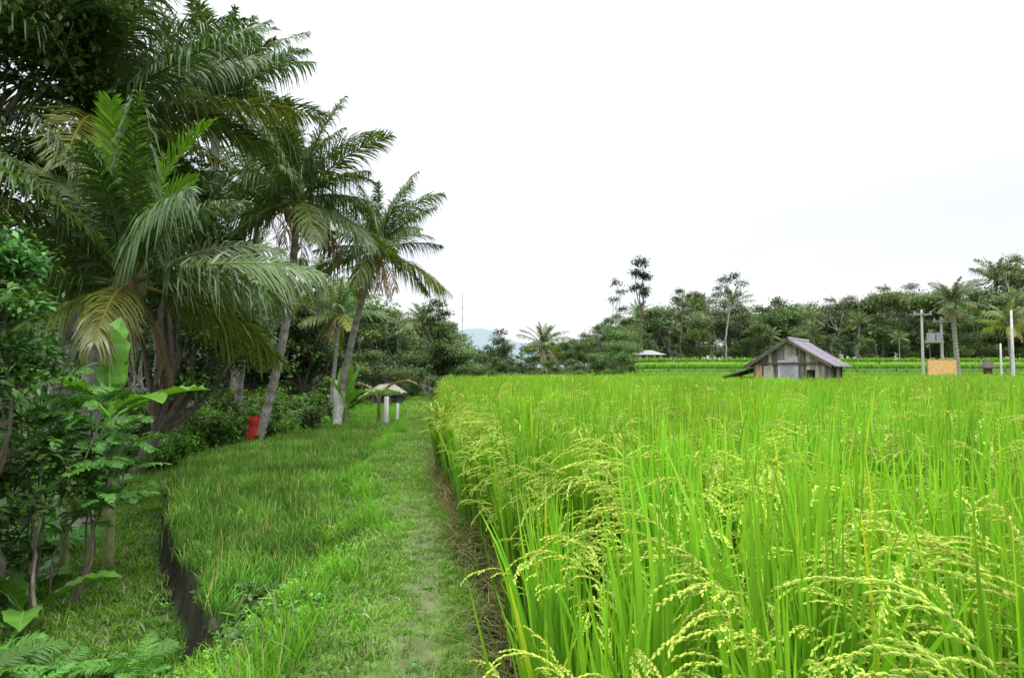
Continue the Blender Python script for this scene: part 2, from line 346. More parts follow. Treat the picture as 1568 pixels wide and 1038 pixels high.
xd,yd=scatter(rng,-4.5,-.8,1.5,20,100,lambda x,y:(x<xL(y)+.16)&(x>xL(y)-.45)); kd=clump(xd,yd);xd,yd=xd[kd],yd[kd];sd=rng.uniform(.35,1.1,len(xd))*np.where(yd<5,1.15,1)
xf,yf=scatter(rng,-9,-4,20,40,18,lambda x,y:(x>xF(y)-1)&(x<xL(y)));sf=rng.uniform(.6,1.1,len(xf))
xg,yg=scatter(rng,-9,-1.5,2.5,18,9,lambda x,y:(x<xF(y)-.2)&(x>xF(y)-2.2));sg_=rng.uniform(.4,.9,len(xg))
xk,yk=scatter(rng,-3.6,-1.2,2.2,5.8,30,lambda x,y:(x<xL(y)-.3)&(y<yfront(x)-.2));sk=rng.uniform(.5,1.1,len(xk))
xm,ym=scatter(rng,-3,.2,1.8,14,10,lambda x,y:(x>xR(y)-.25)&(x<xR(y)-.08));sm=rng.uniform(.3,.7,len(xm))
X_=np.concatenate([xd,xf,xg,xk,xm]);Y_=np.concatenate([yd,yf,yg,yk,ym]);S_=np.concatenate([sd,sf,sg_,sk,sm])
merged('verge_grass',tall,np.stack([X_,Y_,H(X_,Y_)-.005],1),rng,.12,S_,[M_GRASS],.2)

# ------------------------------------------------------------------ leafy things
def leaves(mb,rng,P,size,C,mi=0,wr=.5,droop=.5):
    M=len(P);az=rng.uniform(0,6.28,M);pt=rng.normal(droop*.6,.5,M)
    D=np.stack([np.cos(az)*np.cos(pt),np.sin(az)*np.cos(pt),-np.sin(pt)],-1)
    S=norm(np.cross(D,A(0,0,1)+rng.normal(0,.35,(M,3))))
    Nn=np.cross(S,D);size=size*np.ones(M)
    Q=P[:,None]+D[:,None]*(A(0,.45,1)[None,:,None]*size[:,None,None])
    Q[:,1]+=Nn*(size*.08)[:,None]*np.sign(Nn[:,2:3])
    W=np.tile(A(.15,1,.1),(M,1))*(size*wr)[:,None]
    ribbons(mb,Q,np.repeat(S[:,None],3,1),W,C[:,None],mi)
def crown(mb,rng,cen,rad,n,size,col,mi=0,sub=11,wr=.5,spread=.27):
    tot=sum(r**2 for r in rad)
    for c,r in zip(cen,rad):
        k=max(int(n*r*r/tot/sub),3)
        for j in range(sub):
            d=norm(rng.normal(0,1,3));d[2]=abs(d[2])*.9-.25*(j%3==0)
            sc=A(*c)+d*A(1,1,.8)*r*rng.uniform(.45,1)
            P=sc+rng.normal(0,1,(k,3))*A(1,1,.7)*r*spread
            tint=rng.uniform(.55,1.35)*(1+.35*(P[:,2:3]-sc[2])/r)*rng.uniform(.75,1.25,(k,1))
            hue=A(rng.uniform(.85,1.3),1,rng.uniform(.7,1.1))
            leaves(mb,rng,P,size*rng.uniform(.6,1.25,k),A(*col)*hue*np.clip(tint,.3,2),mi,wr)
def limb(mb,rng,a,b,r0,r1,col,mi=1,k=8,w=.08):
    a=A(*a);b=A(*b);t=np.linspace(0,1,k)[:,None];L=np.linalg.norm(b-a)
    P=a+(b-a)*t+(rng.normal(0,w*L,3))*np.sin(t*np.pi)+rng.normal(0,.012*L,(k,3))*np.sin(t*np.pi)
    tube(mb,P,np.linspace(r0,r1,k),7,col,mi);return P
BARK=A(.13,.11,.085)
def broad(mb,rng,base,cen,rad,n,size,col,tr=.15,bark=BARK,**kw):
    cen=np.asarray(cen,float);base=A(*base);low=cen.mean(0)*A(1,1,0)+A(0,0,cen[:,2].min()-max(rad)*.3)
    f=base+(low-base)*.8
    limb(mb,rng,base,f,tr,tr*.7,bark,1,12,.03)
    for c,r in zip(cen,rad):
        P=limb(mb,rng,f,c,tr*.5,tr*.12,bark,1)
        for j in range(3): limb(mb,rng,P[5],c+norm(rng.normal(0,1,3))*r*.7,tr*.14,.01,bark,1,5)
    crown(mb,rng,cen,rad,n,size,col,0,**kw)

def frond(mb,rng,base,az,th0,th1,L,nl,ll,lw,col,droop=.35,K=14,rw=.03,p=1.1,fwd=.75,up=.25,miss=0,mi=0):
    P,S,T=arcs(base,[az],th0,th1,L,K,p);P=P[0];S=S[0];T=T[0]
    w=rng.normal(0,.45);N=np.cross(T,S);Sx=S*np.cos(w)+N*np.sin(w);N=np.cross(T,Sx)
    N=np.where(N[:,2:3].mean()<0,-N,N)
    tube(mb,P,np.linspace(rw,.004,K),5,np.asarray(col)*A(1.6,1.35,1.0),mi)
    t=np.linspace(.13,.995,nl);
    for sg in (-1,1):
        tt=np.clip(t+rng.normal(0,.004,nl),0,.999);q=tt*(K-1);i0=q.astype(int);fr=(q-i0)[:,None]
        g_=lambda Z:Z[i0]*(1-fr)+Z[np.minimum(i0+1,K-1)]*fr
        p0=g_(P);tn=norm(g_(T));sd=norm(g_(Sx));nn=norm(g_(N))
        ln=ll*np.sin(np.pi*(.1+.86*tt))**.65*rng.uniform(.8,1.12,nl)
        d=norm(tn*(fwd+.5*tt[:,None]**2)+sg*sd*.9+nn*up+rng.normal(0,.09,(nl,3)))
        s=np.linspace(0,1,4)[None,:,None]
        dr=(droop*rng.uniform(.5,1.6,nl))[:,None,None]
        Q=p0[:,None]+ln[:,None,None]*(d[:,None]*s*(1-.25*dr*s)+A(0,0,-1)*dr*s**2)
        ws=norm(np.cross(d,nn)+rng.normal(0,.25,(nl,3)))[:,None]*np.ones((1,4,1))
        C=np.asarray(col)*rng.uniform(.7,1.3,(nl,1))
        k=rng.random(nl)>=miss
        ribbons(mb,Q[k],ws[k],np.tile(A(.6,1,.8,.08)*lw,(nl,1))[k],C[k][:,None],mi)
PG=A(.075,.145,.038)
def palm(name,base,top,r,nf,FL,seed,col=PG,bend=(0,0),nl=60,lo=.08,hi=2.0,curl=(.55,1.1),paint=None,lw=.04,ll=.26,dead=2,young=0,nuts=True,mb=None,wind=0,dd=(.3,.8),pw=1.3):
    own=mb is None; mb=mb or MB();rng=R(seed);base=A(*base);top=A(*top)
    K=44;t=np.linspace(0,1,K)[:,None]
    Pp=base+(top-base)*t+A(bend[0],bend[1],0)*np.sin(t*np.pi)
    rr=r*np.interp(t[:,0],[0,.06,.2,1],[1.7,1.15,1,.75])*(1+.05*(np.arange(K)%2))
    c=A(.32,.30,.27)*np.where(np.arange(K)%2,1,.72)[:,None]*rng.uniform(.8,1.15,(K,1))
    if paint is not None:
        k=(Pp[:,2]-base[2]>.15)&(Pp[:,2]-base[2]<1.25);c[k]=paint
    tube(mb,Pp,rr,12,c,1)
    tube(mb,[top-A(0,0,.35),top-A(0,0,.1),top+A(0,0,.25),top+A(0,0,.6)],[r*.8,r*1.35,r*1.0,r*.3],9,A(.12,.10,.05),1)
    for i in range(nf):
        f=(i+.5)/nf;az=i*2.399+rng.normal(0,.25);th0=lo+(hi-lo)*f**pw*rng.uniform(.75,1.15)
        th1=th0+rng.uniform(*curl)*(1.1-.4*f)
        if wind: th1+=wind*np.cos(az);th0+=wind*.4*np.cos(az)
        cc=np.asarray(col)*rng.uniform(.75,1.3)*A(rng.uniform(.9,1.25),1,1)
        if i<young: cc=A(.18,.40,.035)
        if f>.85: cc=cc*A(1.7,1.25,.8)
        L=FL*rng.uniform(.8,1.12)*(.85 if f<.15 else 1)
        frond(mb,rng,top+A(np.cos(az),np.sin(az),0)*r*.5+A(0,0,.15*(1-f)),az,th0,th1,L,nl,L*ll,lw,cc,droop=rng.uniform(*dd)*(.35 if i<young else 1),rw=.035 if own else .03,miss=.03+.1*f)
    for i in range(dead):
        az=rng.uniform(0,6.28);frond(mb,rng,top,az,2.1,2.9,FL*.7,nl//2,FL*.18,lw*.7,A(.26,.18,.09),droop=.7,miss=.35)
    if nuts:
        for i in range(9):
            a=rng.uniform(0,6.28);blob(mb,top+A(np.cos(a)*r*2,np.sin(a)*r*2,-.12-rng.uniform(0,.3)),.11,A(.16,.22,.05)*rng.uniform(.8,1.3),0,1.2)
    if own: return mb.obj(name,[M_PALM,M_BARK])

def h_(x,y): return float(H(x,y))-.05
palm('coconut_palm',(-6.5,10.3,h_(-6.5,10.3)),(-5.65,10,2.85),.19,34,2.75,11,A(.085,.16,.045),bend=(-.2,0),nl=95,lo=.03,hi=1.95,curl=(.6,1.15),ll=.26,lw=.034,young=4,nuts=False,dead=1,wind=.06,dd=(.3,.9))
palm('coconut_palm',(-6.6,17.4,h_(-6.6,17.4)),(-5.4,17,5.85),.11,34,2.65,12,bend=(.25,0),lo=.0,hi=2.2,curl=(.5,1.1),ll=.3,dead=5,wind=.12,nl=76,lw=.038)
palm('coconut_palm',(-5.45,21.3,h_(-5.45,21.3)),(-4.2,21,5.3),.11,30,2.45,13,bend=(-.15,0),lo=.0,hi=2.25,curl=(.5,1.1),ll=.3,paint=A(.78,.77,.73),dead=5,wind=.1,nl=70,lw=.038)
palm('coconut_palm',(-9.5,19.5,h_(-9.5,19.5)),(-8.6,19.5,9.2),.15,36,3.2,14,A(.065,.125,.037),bend=(.3,0),lo=.0,hi=1.8,curl=(.45,1.0),ll=.3,dead=2,wind=.12,nl=76,lw=.044,pw=1.4)
palm('coconut_palm',(-8.6,12.6,h_(-8.6,12.6)),(-7.7,12.5,6.3),.17,34,3.6,15,A(.06,.115,.035),nl=90,lo=.0,hi=1.8,curl=(.5,1.1),ll=.26,dead=2,wind=.1,pw=1.5)
palm('coconut_palm',(-9.5,32,h_(-9.5,32)),(-9.0,32,5.4),.11,22,2.6,16,A(.09,.155,.05),nl=40,dead=2)
palm('coconut_palm',(-12,29,h_(-12,29)),(-11.4,29,5.4),.11,22,2.8,17,A(.09,.155,.05),nl=40,dead=2)
palm('coconut_palm',(-8.0,30,h_(-8,30)),(-7.6,30,4.1),.1,20,2.3,18,A(.11,.19,.055),nl=40,dead=3)
palm('coconut_palm',(-9.3,23,h_(-9.3,23)),(-8.6,23,7.3),.11,30,2.7,19,A(.075,.14,.043),nl=56,dead=3,wind=.15)
mb=MB();t=np.linspace(0,1,9);tube(mb,np.stack([-6.53+t*.05,17.36+0*t,-.15+t*.6],1),.17+.02*np.sin(t*9),14,np.where((t<.35)[:,None],A(.35,.05,.03),A(.45,.04,.03)))
for k in range(3): box(mb,-6.63+k*.08,-6.59+k*.08,17.16,17.19,-.32-.03*(k%2),.15,(.42,.04,.03))
mb.obj('red_cloth_wrap',[M_PLAST])

def tree(name,base,cen,rad,n,size,col,seed,**kw):
    mb=MB();broad(mb,R(seed),base,cen,rad,n,size,col,**kw);return mb.obj(name,[M_LEAF,M_BARK])
DK=A(.07,.145,.038)
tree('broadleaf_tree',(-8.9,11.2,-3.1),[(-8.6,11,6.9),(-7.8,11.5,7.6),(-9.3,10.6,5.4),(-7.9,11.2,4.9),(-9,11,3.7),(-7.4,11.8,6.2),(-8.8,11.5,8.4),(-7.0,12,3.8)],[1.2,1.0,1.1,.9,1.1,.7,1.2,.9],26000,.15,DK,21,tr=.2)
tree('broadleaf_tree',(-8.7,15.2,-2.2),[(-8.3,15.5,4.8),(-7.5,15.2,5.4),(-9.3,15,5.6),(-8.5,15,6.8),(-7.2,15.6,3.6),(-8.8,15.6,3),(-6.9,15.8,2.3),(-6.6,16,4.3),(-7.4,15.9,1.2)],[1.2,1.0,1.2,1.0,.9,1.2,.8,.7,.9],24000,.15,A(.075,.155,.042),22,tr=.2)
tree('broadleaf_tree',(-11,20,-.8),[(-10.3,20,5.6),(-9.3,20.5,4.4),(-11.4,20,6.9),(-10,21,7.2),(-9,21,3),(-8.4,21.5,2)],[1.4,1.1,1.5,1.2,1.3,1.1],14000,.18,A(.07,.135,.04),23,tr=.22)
tree('leafy_tree',(-4.85,6.4,-2.9),[(-4.62,6.1,2.55),(-4.42,6.0,2.15),(-4.6,6.2,1.75),(-4.9,6.0,2.3),(-4.5,6.1,1.5)],[.40,.32,.38,.45,.28],7000,.08,A(.085,.22,.06),24,tr=.04)
tree('leafy_tree',(-5.5,5.9,-2.9),[(-5.1,6.2,.5),(-5.0,6.4,-.1),(-5.4,6.3,1.1),(-5.3,6.0,-.5)],[.5,.45,.6,.5],3500,.11,A(.05,.10,.03),25,tr=.04)
mb=MB();rng=R(31)
for k in range(14):
    bx=rng.uniform(-6.4,-4.3);by=rng.uniform(5.6,7.2);tp=(min(bx+rng.normal(0,.25),-4.4),by+rng.normal(0,.3),rng.uniform(.2,2.0))
    limb(mb,rng,(bx,by,h_(bx,by)),tp,rng.uniform(.010,.024),.008,A(.24,.21,.16)*rng.uniform(.6,1.3),1,14,.02)
    crown(mb,rng,[tp],[.35],200,.10,A(.065,.13,.035),0,sub=5)
mb.obj('saplings',[M_LEAF,M_BARK])
def feather(name,base,tips,seed,col,L=.55):
    mb=MB();rng=R(seed)
    for tp in tips:
        P=limb(mb,rng,base,tp,.018,.008,A(.18,.16,.12),1,12,.03)
        for j in range(18):
            q=P[rng.integers(9,12)]
            frond(mb,rng,q+rng.normal(0,.06,3),rng.uniform(0,6.28),rng.uniform(.5,1.3),rng.uniform(1.6,2.3),L*rng.uniform(.7,1.2),16,.11,.032,col*rng.uniform(.7,1.4),droop=.3,K=8,rw=.004,fwd=.35)
    return mb.obj(name,[M_LEAF,M_BARK])
feather('feathery_shrub',(-4.85,7.0,-2.5),[(-4.5,6.8,1.15),(-4.1,6.8,1.05),(-4.8,6.9,1.0),(-4.3,7,1.3),(-4.05,7,.8),(-4.6,7,1.5),(-5.0,7.1,1.2),(-4.3,7.1,.7),(-3.9,6.9,.9)],41,A(.09,.25,.045),.46)
feather('feathery_shrub',(-6.9,12,-2.4),[(-6.6,11.8,4.9),(-6.2,12,4.6),(-7,12,5.2),(-6.4,12.4,5.3)],42,A(.08,.22,.04),.6)

def banana(name,base,h,LL,seed,col=A(.17,.40,.05),specs=None,wd=.42,brown=0):
    mb=MB();rng=R(seed);b=A(*base)
    tube(mb,[b,b+A(.02,0,h*.5),b+A(0,.02,h)],[.09,.07,.04],10,A(.2,.24,.09),1)
    for i,(az,a0,a1,L) in enumerate(specs):
        K=26;P,S,T=arcs(b+A(0,0,h*.97),[az],a0,a1,L,K,1.3)
        cc=col*rng.uniform(.75,1.2)
        if i<brown: cc=A(.25,.17,.08)
        tube(mb,P[0],np.linspace(.022,.004,K),5,cc*1.5,0)
        t=np.linspace(0,1,K);prof=np.interp(t,[0,.18,.26,.4,.7,.9,1],[.02,.03,.6,.95,1,.65,.04])*wd*(.5+rng.uniform(.4,.55))
        N=np.cross(T,S)
        for sg in (-1,1):
            Sd=norm(S*sg+N*(.35+.10*rng.normal(0,1,(1,K,1)))*(1 if N[...,2].mean()>0 else -1))
            jag=1-.22*(rng.random(K)<.2)
            W=(prof*jag)[None]*.5
            ribbons(mb,P+Sd*W[...,None]/2,Sd,W,cc*(1+.10*rng.normal(0,1,(1,K,1))))
    return mb.obj(name,[M_PALM,M_BARK])
banana('banana_plant',(-4.8,8.2,-2.7),3.85,1.3,51,specs=[(1.7,.05,.3,1.25),(0.0,1.05,1.6,1.25),(-.6,1.0,1.9,1.2),(3.2,.8,1.6,1.4),(4.3,.7,1.7,1.3),(-1.57,.1,-.1,1.1)],wd=.40)
banana('banana_plant',(-5.0,7.7,-2.8),2.7,1.3,52,col=A(.11,.27,.045),specs=[(2.6,.6,1.6,1.4),(1.5,.3,1.0,1.2),(3.8,.9,1.8,1.2),(-.3,.8,1.8,1.1)])
banana('banana_plant',(-4.55,6.5,-2.7),2.0,1.1,53,col=A(.11,.28,.04),specs=[(0.2,.7,1.7,.95),(-1.,.9,1.9,1.0),(2.6,.6,1.6,.9),(4.5,.3,1.4,.9)],wd=.30)
banana('banana_plant',(-5.15,21.2,h_(-5.15,21.2)),.7,1.3,54,col=A(.22,.52,.05),specs=[(1.5,.05,.3,1.5),(.3,.25,.5,1.5),(3.4,.3,.9,1.2),(-.5,.6,1.7,1.2),(.2,.9,1.9,1.9)],wd=.6)
banana('banana_plant',(-4.4,22.6,h_(-4.4,22.6)),.9,1.2,55,col=A(.22,.2,.08),specs=[(0,.5,2.2,1.6),(3,.5,2.3,1.4),(5,.7,2.2,1.2)],wd=.35,brown=2)

mb=MB()
for (px,py,hh,rr) in [(-4.1,22.2,1.0,.085),(-5.95,23.2,1.5,.11),(-3.95,23.5,.7,.05)]:
    z0=h_(px,py);tube(mb,[(px,py,z0),(px+.02,py,z0+hh*.5),(px+.03,py,z0+hh),(px+.03,py,z0+hh+.01)],[rr*1.2,rr,rr*.9,.01],10,A(.78,.77,.74))
mb.obj('white_painted_posts',[M_PLAST])

def bush(seed,r=.7,n=1100,size=.11,col=A(.06,.13,.03)):
    mb=MB();rng=R(seed);cen=[(rng.normal(0,.35*r),rng.normal(0,.35*r),r*rng.uniform(.3,1.1)) for _ in range(5)]
    for c in cen: limb(mb,rng,(0,0,-.2),c,.02,.008,BARK,1,5)
    crown(mb,rng,cen,[r*.5]*5,n,size,col,0,sub=7);return mb.mesh('bush',[M_LEAF,M_BARK])
def fern(seed,L=.55,col=A(.10,.28,.045)):
    mb=MB();rng=R(seed)
    for i in range(10): frond(mb,rng,A(0,0,0),i*.63+rng.normal(0,.2),rng.uniform(.3,.8),rng.uniform(1.5,2.1),L*rng.uniform(.7,1.1),26,L*.24,.016,col*rng.uniform(.8,1.3),droop=.15,K=9,rw=.004,fwd=.25,up=.05)
    return mb.mesh('fern',[M_LEAF,M_BARK])
def weed(seed,col=A(.11,.30,.045),size=.05):
    mb=MB();rng=R(seed);cen=[(rng.normal(0,.08),rng.normal(0,.08),rng.uniform(.05,.2)) for _ in range(5)]
    for c in cen: limb(mb,rng,(0,0,-.03),c,.004,.002,A(.1,.16,.04),1,4)
    crown(mb,rng,cen,[.08]*5,130,size,col,0,sub=5,wr=.6);return mb.mesh('weed',[M_LEAF,M_BARK])
bp=[bush(600,.7,1300,.11,A(.10,.22,.04)),bush(601,.8,1500,.13,A(.065,.14,.034)),bush(602,.6,1200,.09,A(.15,.34,.055)),bush(603,.9,1500,.15,A(.05,.10,.028))]
fp=[fern(610),fern(611,.45),fern(612,.65,A(.07,.20,.038))]
wp=[weed(620),weed(621,A(.18,.42,.055),.035),weed(622,A(.07,.19,.035),.06)]
rng=R(61);pts=[];pid=[];scl=[]
def put(x,y,ids,s0,s1,dz=0):
    for a,b in zip(x,y): pts.append((a,b,h_(a,b)+.03+dz));pid.append(rng.choice(ids));scl.append(rng.uniform(s0,s1))
x,y=scatter(rng,-16,-3,4,16,1.8,lambda x,y:(x<xF(y)-2.7)&(x>-.85*y-2));put(x,y,[0,1,3,3],.6,1.3)
x,y=scatter(rng,-16,-5,15,30,1.5,lambda x,y:(x<xF(y)-.7));put(x,y,[0,1,2,2],.7,1.5)
x,y=scatter(rng,-10,-2.2,2.5,14,8,lambda x,y:(x<xF(y)-1.5)&(x>xF(y)-3.4));put(x,y,[4,5,6,9],.7,1.3)
x,y=scatter(rng,-3.6,-1.2,2.2,6.5,34,lambda x,y:(x<xL(y)-.38)&(x>xL(y)-2.0)&(y<yfront(x)-.2));put(x,y,[7,8,9,9],.5,1.2)
x,y=scatter(rng,-3.4,-1.2,4.0,7.2,75,lambda x,y:(x<xL(y)-.25)&(y>yfront(x)-.5)&(y<yfront(x)-.02)&(x>xF(y)-.15));put(x,y,[7,9,9],.45,.9)
x,y=scatter(rng,-4.6,-1.7,2.6,5.4,14,lambda x,y:(x<xL(y)-.75)&(x>xL(y)-3.0));put(x,y,[4,5],.45,.95)
x,y=scatter(rng,-7,-2,5.2,13,5,lambda x,y:(x<xF(y)+.0)&(x>xF(y)-.3));put(x,y,[7,9,9],.3,.6)
x,y=scatter(rng,-3.2,-1.0,2.,11,7,lambda x,y:(x<xL(y)+.1)&(x>xL(y)-.25));put(x,y,[7,8],.3,.7)
x,y=scatter(rng,-2.2,.1,2.2,9,12,lambda x,y:(x<xR(y)-.1)&(x>xL(y)));put(x,y,[8,7],.12,.28)
x,y=scatter(rng,-8,-5,9,13.5,4,lambda x,y:(x<xF(y)-1.2)&(x>xF(y)-2.2));put(x,y,[4,5,9],.6,1.1)
for a,b,s in [(-7.2,18.5,1.5),(-7.8,18,1.6),(-6.3,19.5,1.2),(-6.9,20,1.3),(-6.4,21.2,1.0),(-7.6,20.5,1.6),(-8.4,18.8,1.8),(-5.6,23,.7),(-6.5,22.8,1.2),(-8,16.8,1.2),(-7.3,17.3,.9),(-6.9,16.6,.7),(-5.9,20.3,.9),(-7.9,15.6,1.0),(-7.4,16.2,.8)]:
    pts.append((a,b,h_(a,b)));pid.append(rng.choice([0,2,2,2]));scl.append(s)
n=len(pts);instancer('undergrowth',bp+fp+wp,pts,eulers(rng,n,.08),scl,pid)

# ------------------------------------------------------------------ distant trees (prototypes are 10 m tall)
def dtree(seed,kind):  # leaf colours paled and greyed, aerial haze put into the base colour
    mb=MB();rng=R(seed)
    if kind=='round':
        cen=[(rng.normal(0,1.5),rng.normal(0,1.5),rng.uniform(3.5,8.3)) for _ in range(9)];rad=list(rng.uniform(1.1,1.9,9))
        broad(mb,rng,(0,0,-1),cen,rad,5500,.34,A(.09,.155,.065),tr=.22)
    if kind=='tall':
        cen=[(rng.normal(0,.9),rng.normal(0,.9),z) for z in (3.2,4.6,5.8,7,8,8.9)];rad=[1.1,1.2,1.2,1.1,.95,.8]
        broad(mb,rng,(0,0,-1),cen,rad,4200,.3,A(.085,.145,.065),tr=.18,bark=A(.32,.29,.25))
    if kind=='airy':
        cen=[(rng.normal(0,1.3),rng.normal(0,1.3),rng.uniform(5,9.3)) for _ in range(8)];rad=list(rng.uniform(.6,1.1,8))
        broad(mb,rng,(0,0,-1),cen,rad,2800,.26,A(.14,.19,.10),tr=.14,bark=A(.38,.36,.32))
    if kind=='low':
        cen=[(rng.normal(0,2.2),rng.normal(0,1.5),rng.uniform(1,7.8)) for _ in range(12)];rad=list(rng.uniform(1.3,2.1,12))
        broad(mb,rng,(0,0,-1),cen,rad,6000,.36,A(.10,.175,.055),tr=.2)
    if kind=='palm':
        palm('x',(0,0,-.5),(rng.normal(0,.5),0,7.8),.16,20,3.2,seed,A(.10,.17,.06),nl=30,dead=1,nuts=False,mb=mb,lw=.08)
        return mb.mesh('dist_palm',[M_PALM,M_BARK])
    return mb.mesh('dist_tree',[M_LEAF,M_BARK])
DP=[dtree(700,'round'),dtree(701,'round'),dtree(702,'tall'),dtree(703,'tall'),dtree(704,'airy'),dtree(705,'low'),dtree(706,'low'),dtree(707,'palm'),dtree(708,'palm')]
sky_b=np.array([-.9,-.5,-.38,-.33,-.28,-.2,-.13,-.09,-.065,-.05,-.035,.0,.05,.1,.15,.2,.28,.34,.38,.44,.5,.57,.62,.68,.75,.9])
sky_t=np.array([.18,.18,.15,.14,.13,.112,.098,.075,.058,.044,.048,.058,.052,.056,.08,.098,.115,.10,.11,.100,.115,.128,.112,.13,.15,.16])
rng=R(71);pts=[];pid=[];scl=[]
def row(b0,b1,y0,y1,n,k0,k1,ids):
    for b in np.linspace(b0,b1,n)+rng.normal(0,(b1-b0)/n*.5,n):
        yy=rng.uniform(y0,y1);xx=b*yy;z0=float(H(xx,yy))
        hh=(1.6+np.interp(b,sky_b,sky_t)*yy-z0)*rng.uniform(k0,k1)
        pts.append((xx,yy,z0-.2));pid.append(rng.choice(ids));scl.append(max(hh,1.2)/9.6)
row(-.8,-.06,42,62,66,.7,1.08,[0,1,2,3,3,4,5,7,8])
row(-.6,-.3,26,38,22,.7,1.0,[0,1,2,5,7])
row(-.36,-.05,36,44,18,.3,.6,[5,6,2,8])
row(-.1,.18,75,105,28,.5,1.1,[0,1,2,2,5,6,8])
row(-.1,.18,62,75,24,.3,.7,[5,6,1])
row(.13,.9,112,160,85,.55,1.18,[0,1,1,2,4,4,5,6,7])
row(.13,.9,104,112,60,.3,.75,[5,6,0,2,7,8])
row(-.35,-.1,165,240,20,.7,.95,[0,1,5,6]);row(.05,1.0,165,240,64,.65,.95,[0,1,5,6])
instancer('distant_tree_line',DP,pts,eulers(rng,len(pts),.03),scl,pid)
def at(b,y,t): return (b*y,y,1.6+t*y)
tree('tall_slender_tree',(18.8,100,2.5),[at(.19,100,.158),at(.182,100,.14),at(.198,100,.137),at(.187,100,.12),at(.196,100,.112)],[1.25,1.2,1.1,1.3,1.0],2600,.34,A(.05,.09,.04),81,tr=.2)
tree('tall_slender_tree',(15.8,102,2.3),[at(.153,102,.128),at(.16,102,.115),at(.15,102,.103),at(.162,102,.09)],[.9,.8,.9,.8],800,.3,A(.08,.12,.06),82,tr=.13,bark=A(.35,.33,.3))
tree('umbrella_tree',(33,105,3),[at(.31,105,.132),at(.325,105,.137),at(.337,105,.128),at(.318,105,.115),at(.332,105,.11),at(.305,105,.12)],[1.1,1.2,1.0,.9,.9,.9],1500,.3,A(.07,.11,.055),83,tr=.16,bark=A(.3,.28,.25))
tree('umbrella_tree',(26,104,3),[at(.248,104,.116),at(.258,104,.11),at(.242,104,.105),at(.25,104,.095)],[.9,.8,.8,.8],900,.3,A(.07,.11,.055),84,tr=.14)
tree('bare_topped_tree',(-4.9,44,-.3),[at(-.118,44,.088),at(-.108,44,.098),at(-.098,44,.082),at(-.113,44,.07),at(-.104,44,.06)],[.7,.6,.6,.7,.8],1500,.2,A(.075,.115,.055),85,tr=.1)
tree('conical_tree',(-1.2,72,-.1),[(-1.2,72,5.6),(-1.3,72,4.6),(-.9,72,3.6),(-1.6,72,3.4),(-1.2,72,2.4),(-.4,72,2.3),(-2,72,2.0)],[.7,1.0,1.1,1.1,1.3,1.1,1.1],3500,.26,A(.06,.11,.045),87,tr=.14)
palm('coconut_palm',(39.2,60,.7),(38.8,60,7.6),.2,26,2.7,86,A(.08,.13,.045),nl=40,lw=.06)
palm('coconut_palm',(3.6,70,0),(3.2,70,4.2),.2,18,3.0,87,A(.08,.13,.045),nl=36,lw=.06,lo=.05,hi=1.5)
palm('coconut_palm',(45.5,62,.7),(45.2,62,5.8),.2,22,2.8,88,A(.15,.21,.055),nl=36,lw=.06)

# ------------------------------------------------------------------ hut
hut=bpy.data.objects.new('farm_hut',None);scene.collection.objects.link(hut)
hut.location=(HX,HY,.12);hut.rotation_euler=(0,0,HA)
rng=R(92);Wd,Ln,eh,rh=3.3,3.5,1.95,3.0
gable=lambda x:eh+(rh-eh)*(1-abs(x)/(Wd/2))
mb=MB();xx=-Wd/2
while xx<Wd/2-.05:
    w=min(rng.uniform(.12,.22),Wd/2-xx);x1_=xx+w-.012
    c=A(.42,.39,.33)*rng.choice([.4,.65,.9,1.05,1.3,1.5])*rng.uniform(.85,1.1);sp_=rng.uniform(0,.25) if rng.random()<.4 else 0
    hexa(mb,[(xx,0,sp_),(xx,.03,sp_),(x1_,.03,sp_),(x1_,0,sp_),(xx,0,gable(xx)-.06),(xx,.03,gable(xx)-.06),(x1_,.03,gable(x1_)-.06),(x1_,0,gable(x1_)-.06)],c)
    hexa(mb,[(xx,Ln,0),(xx,Ln+.03,0),(x1_,Ln+.03,0),(x1_,Ln,0),(xx,Ln,gable(xx)-.06),(xx,Ln+.03,gable(xx)-.06),(x1_,Ln+.03,gable(x1_)-.06),(x1_,Ln,gable(x1_)-.06)],c)
    xx+=w
yy=.04
while yy<Ln-.05:
    w=rng.uniform(.14,.22);c=A(.28,.26,.21)*rng.uniform(.4,1.4);e=min(yy+w-.012,Ln-.01)
    for s in (-1,1):
        x0_,x2_=(Wd/2-.035,Wd/2-.005) if s>0 else (-Wd/2+.005,-Wd/2+.035)
        if s>0 and 1.2<yy<1.9: box(mb,x0_,x2_,yy,e,0,.95,c);box(mb,x0_,x2_,yy,e,1.6,eh-.05,c)
        else: box(mb,x0_,x2_,yy,e,0,eh-.05,c)
    yy+=w
mb.obj('plank_walls',[M_WOOD],False,hut)
mb=MB()
for px in (-Wd/2-.04,-.62,.5,Wd/2-.04): box(mb,px,px+.09,-.075,-.004,0,gable(min(max(px,-Wd/2),Wd/2))-.1,(.16,.14,.11))
box(mb,-Wd/2-.05,Wd/2+.05,-.14,-.08,eh-.12,eh-.04,(.14,.12,.09))
for s in (-1,1):
    hexa(mb,[(s*(Wd/2+.3),-.36,eh-.32),(s*(Wd/2+.3),-.33,eh-.32),(0,-.33,rh-.1),(0,-.36,rh-.1),(s*(Wd/2+.3),-.36,eh-.2),(s*(Wd/2+.3),-.33,eh-.2),(0,-.33,rh+.02),(0,-.36,rh+.02)],(.2,.18,.15))
for yy in (.0,1.15,1.95,Ln-.1): box(mb,Wd/2+.002,Wd/2+.07,yy,yy+.08,0,eh-.1,(.14,.12,.1))
mb.obj('frame',[M_WOOD],False,hut)
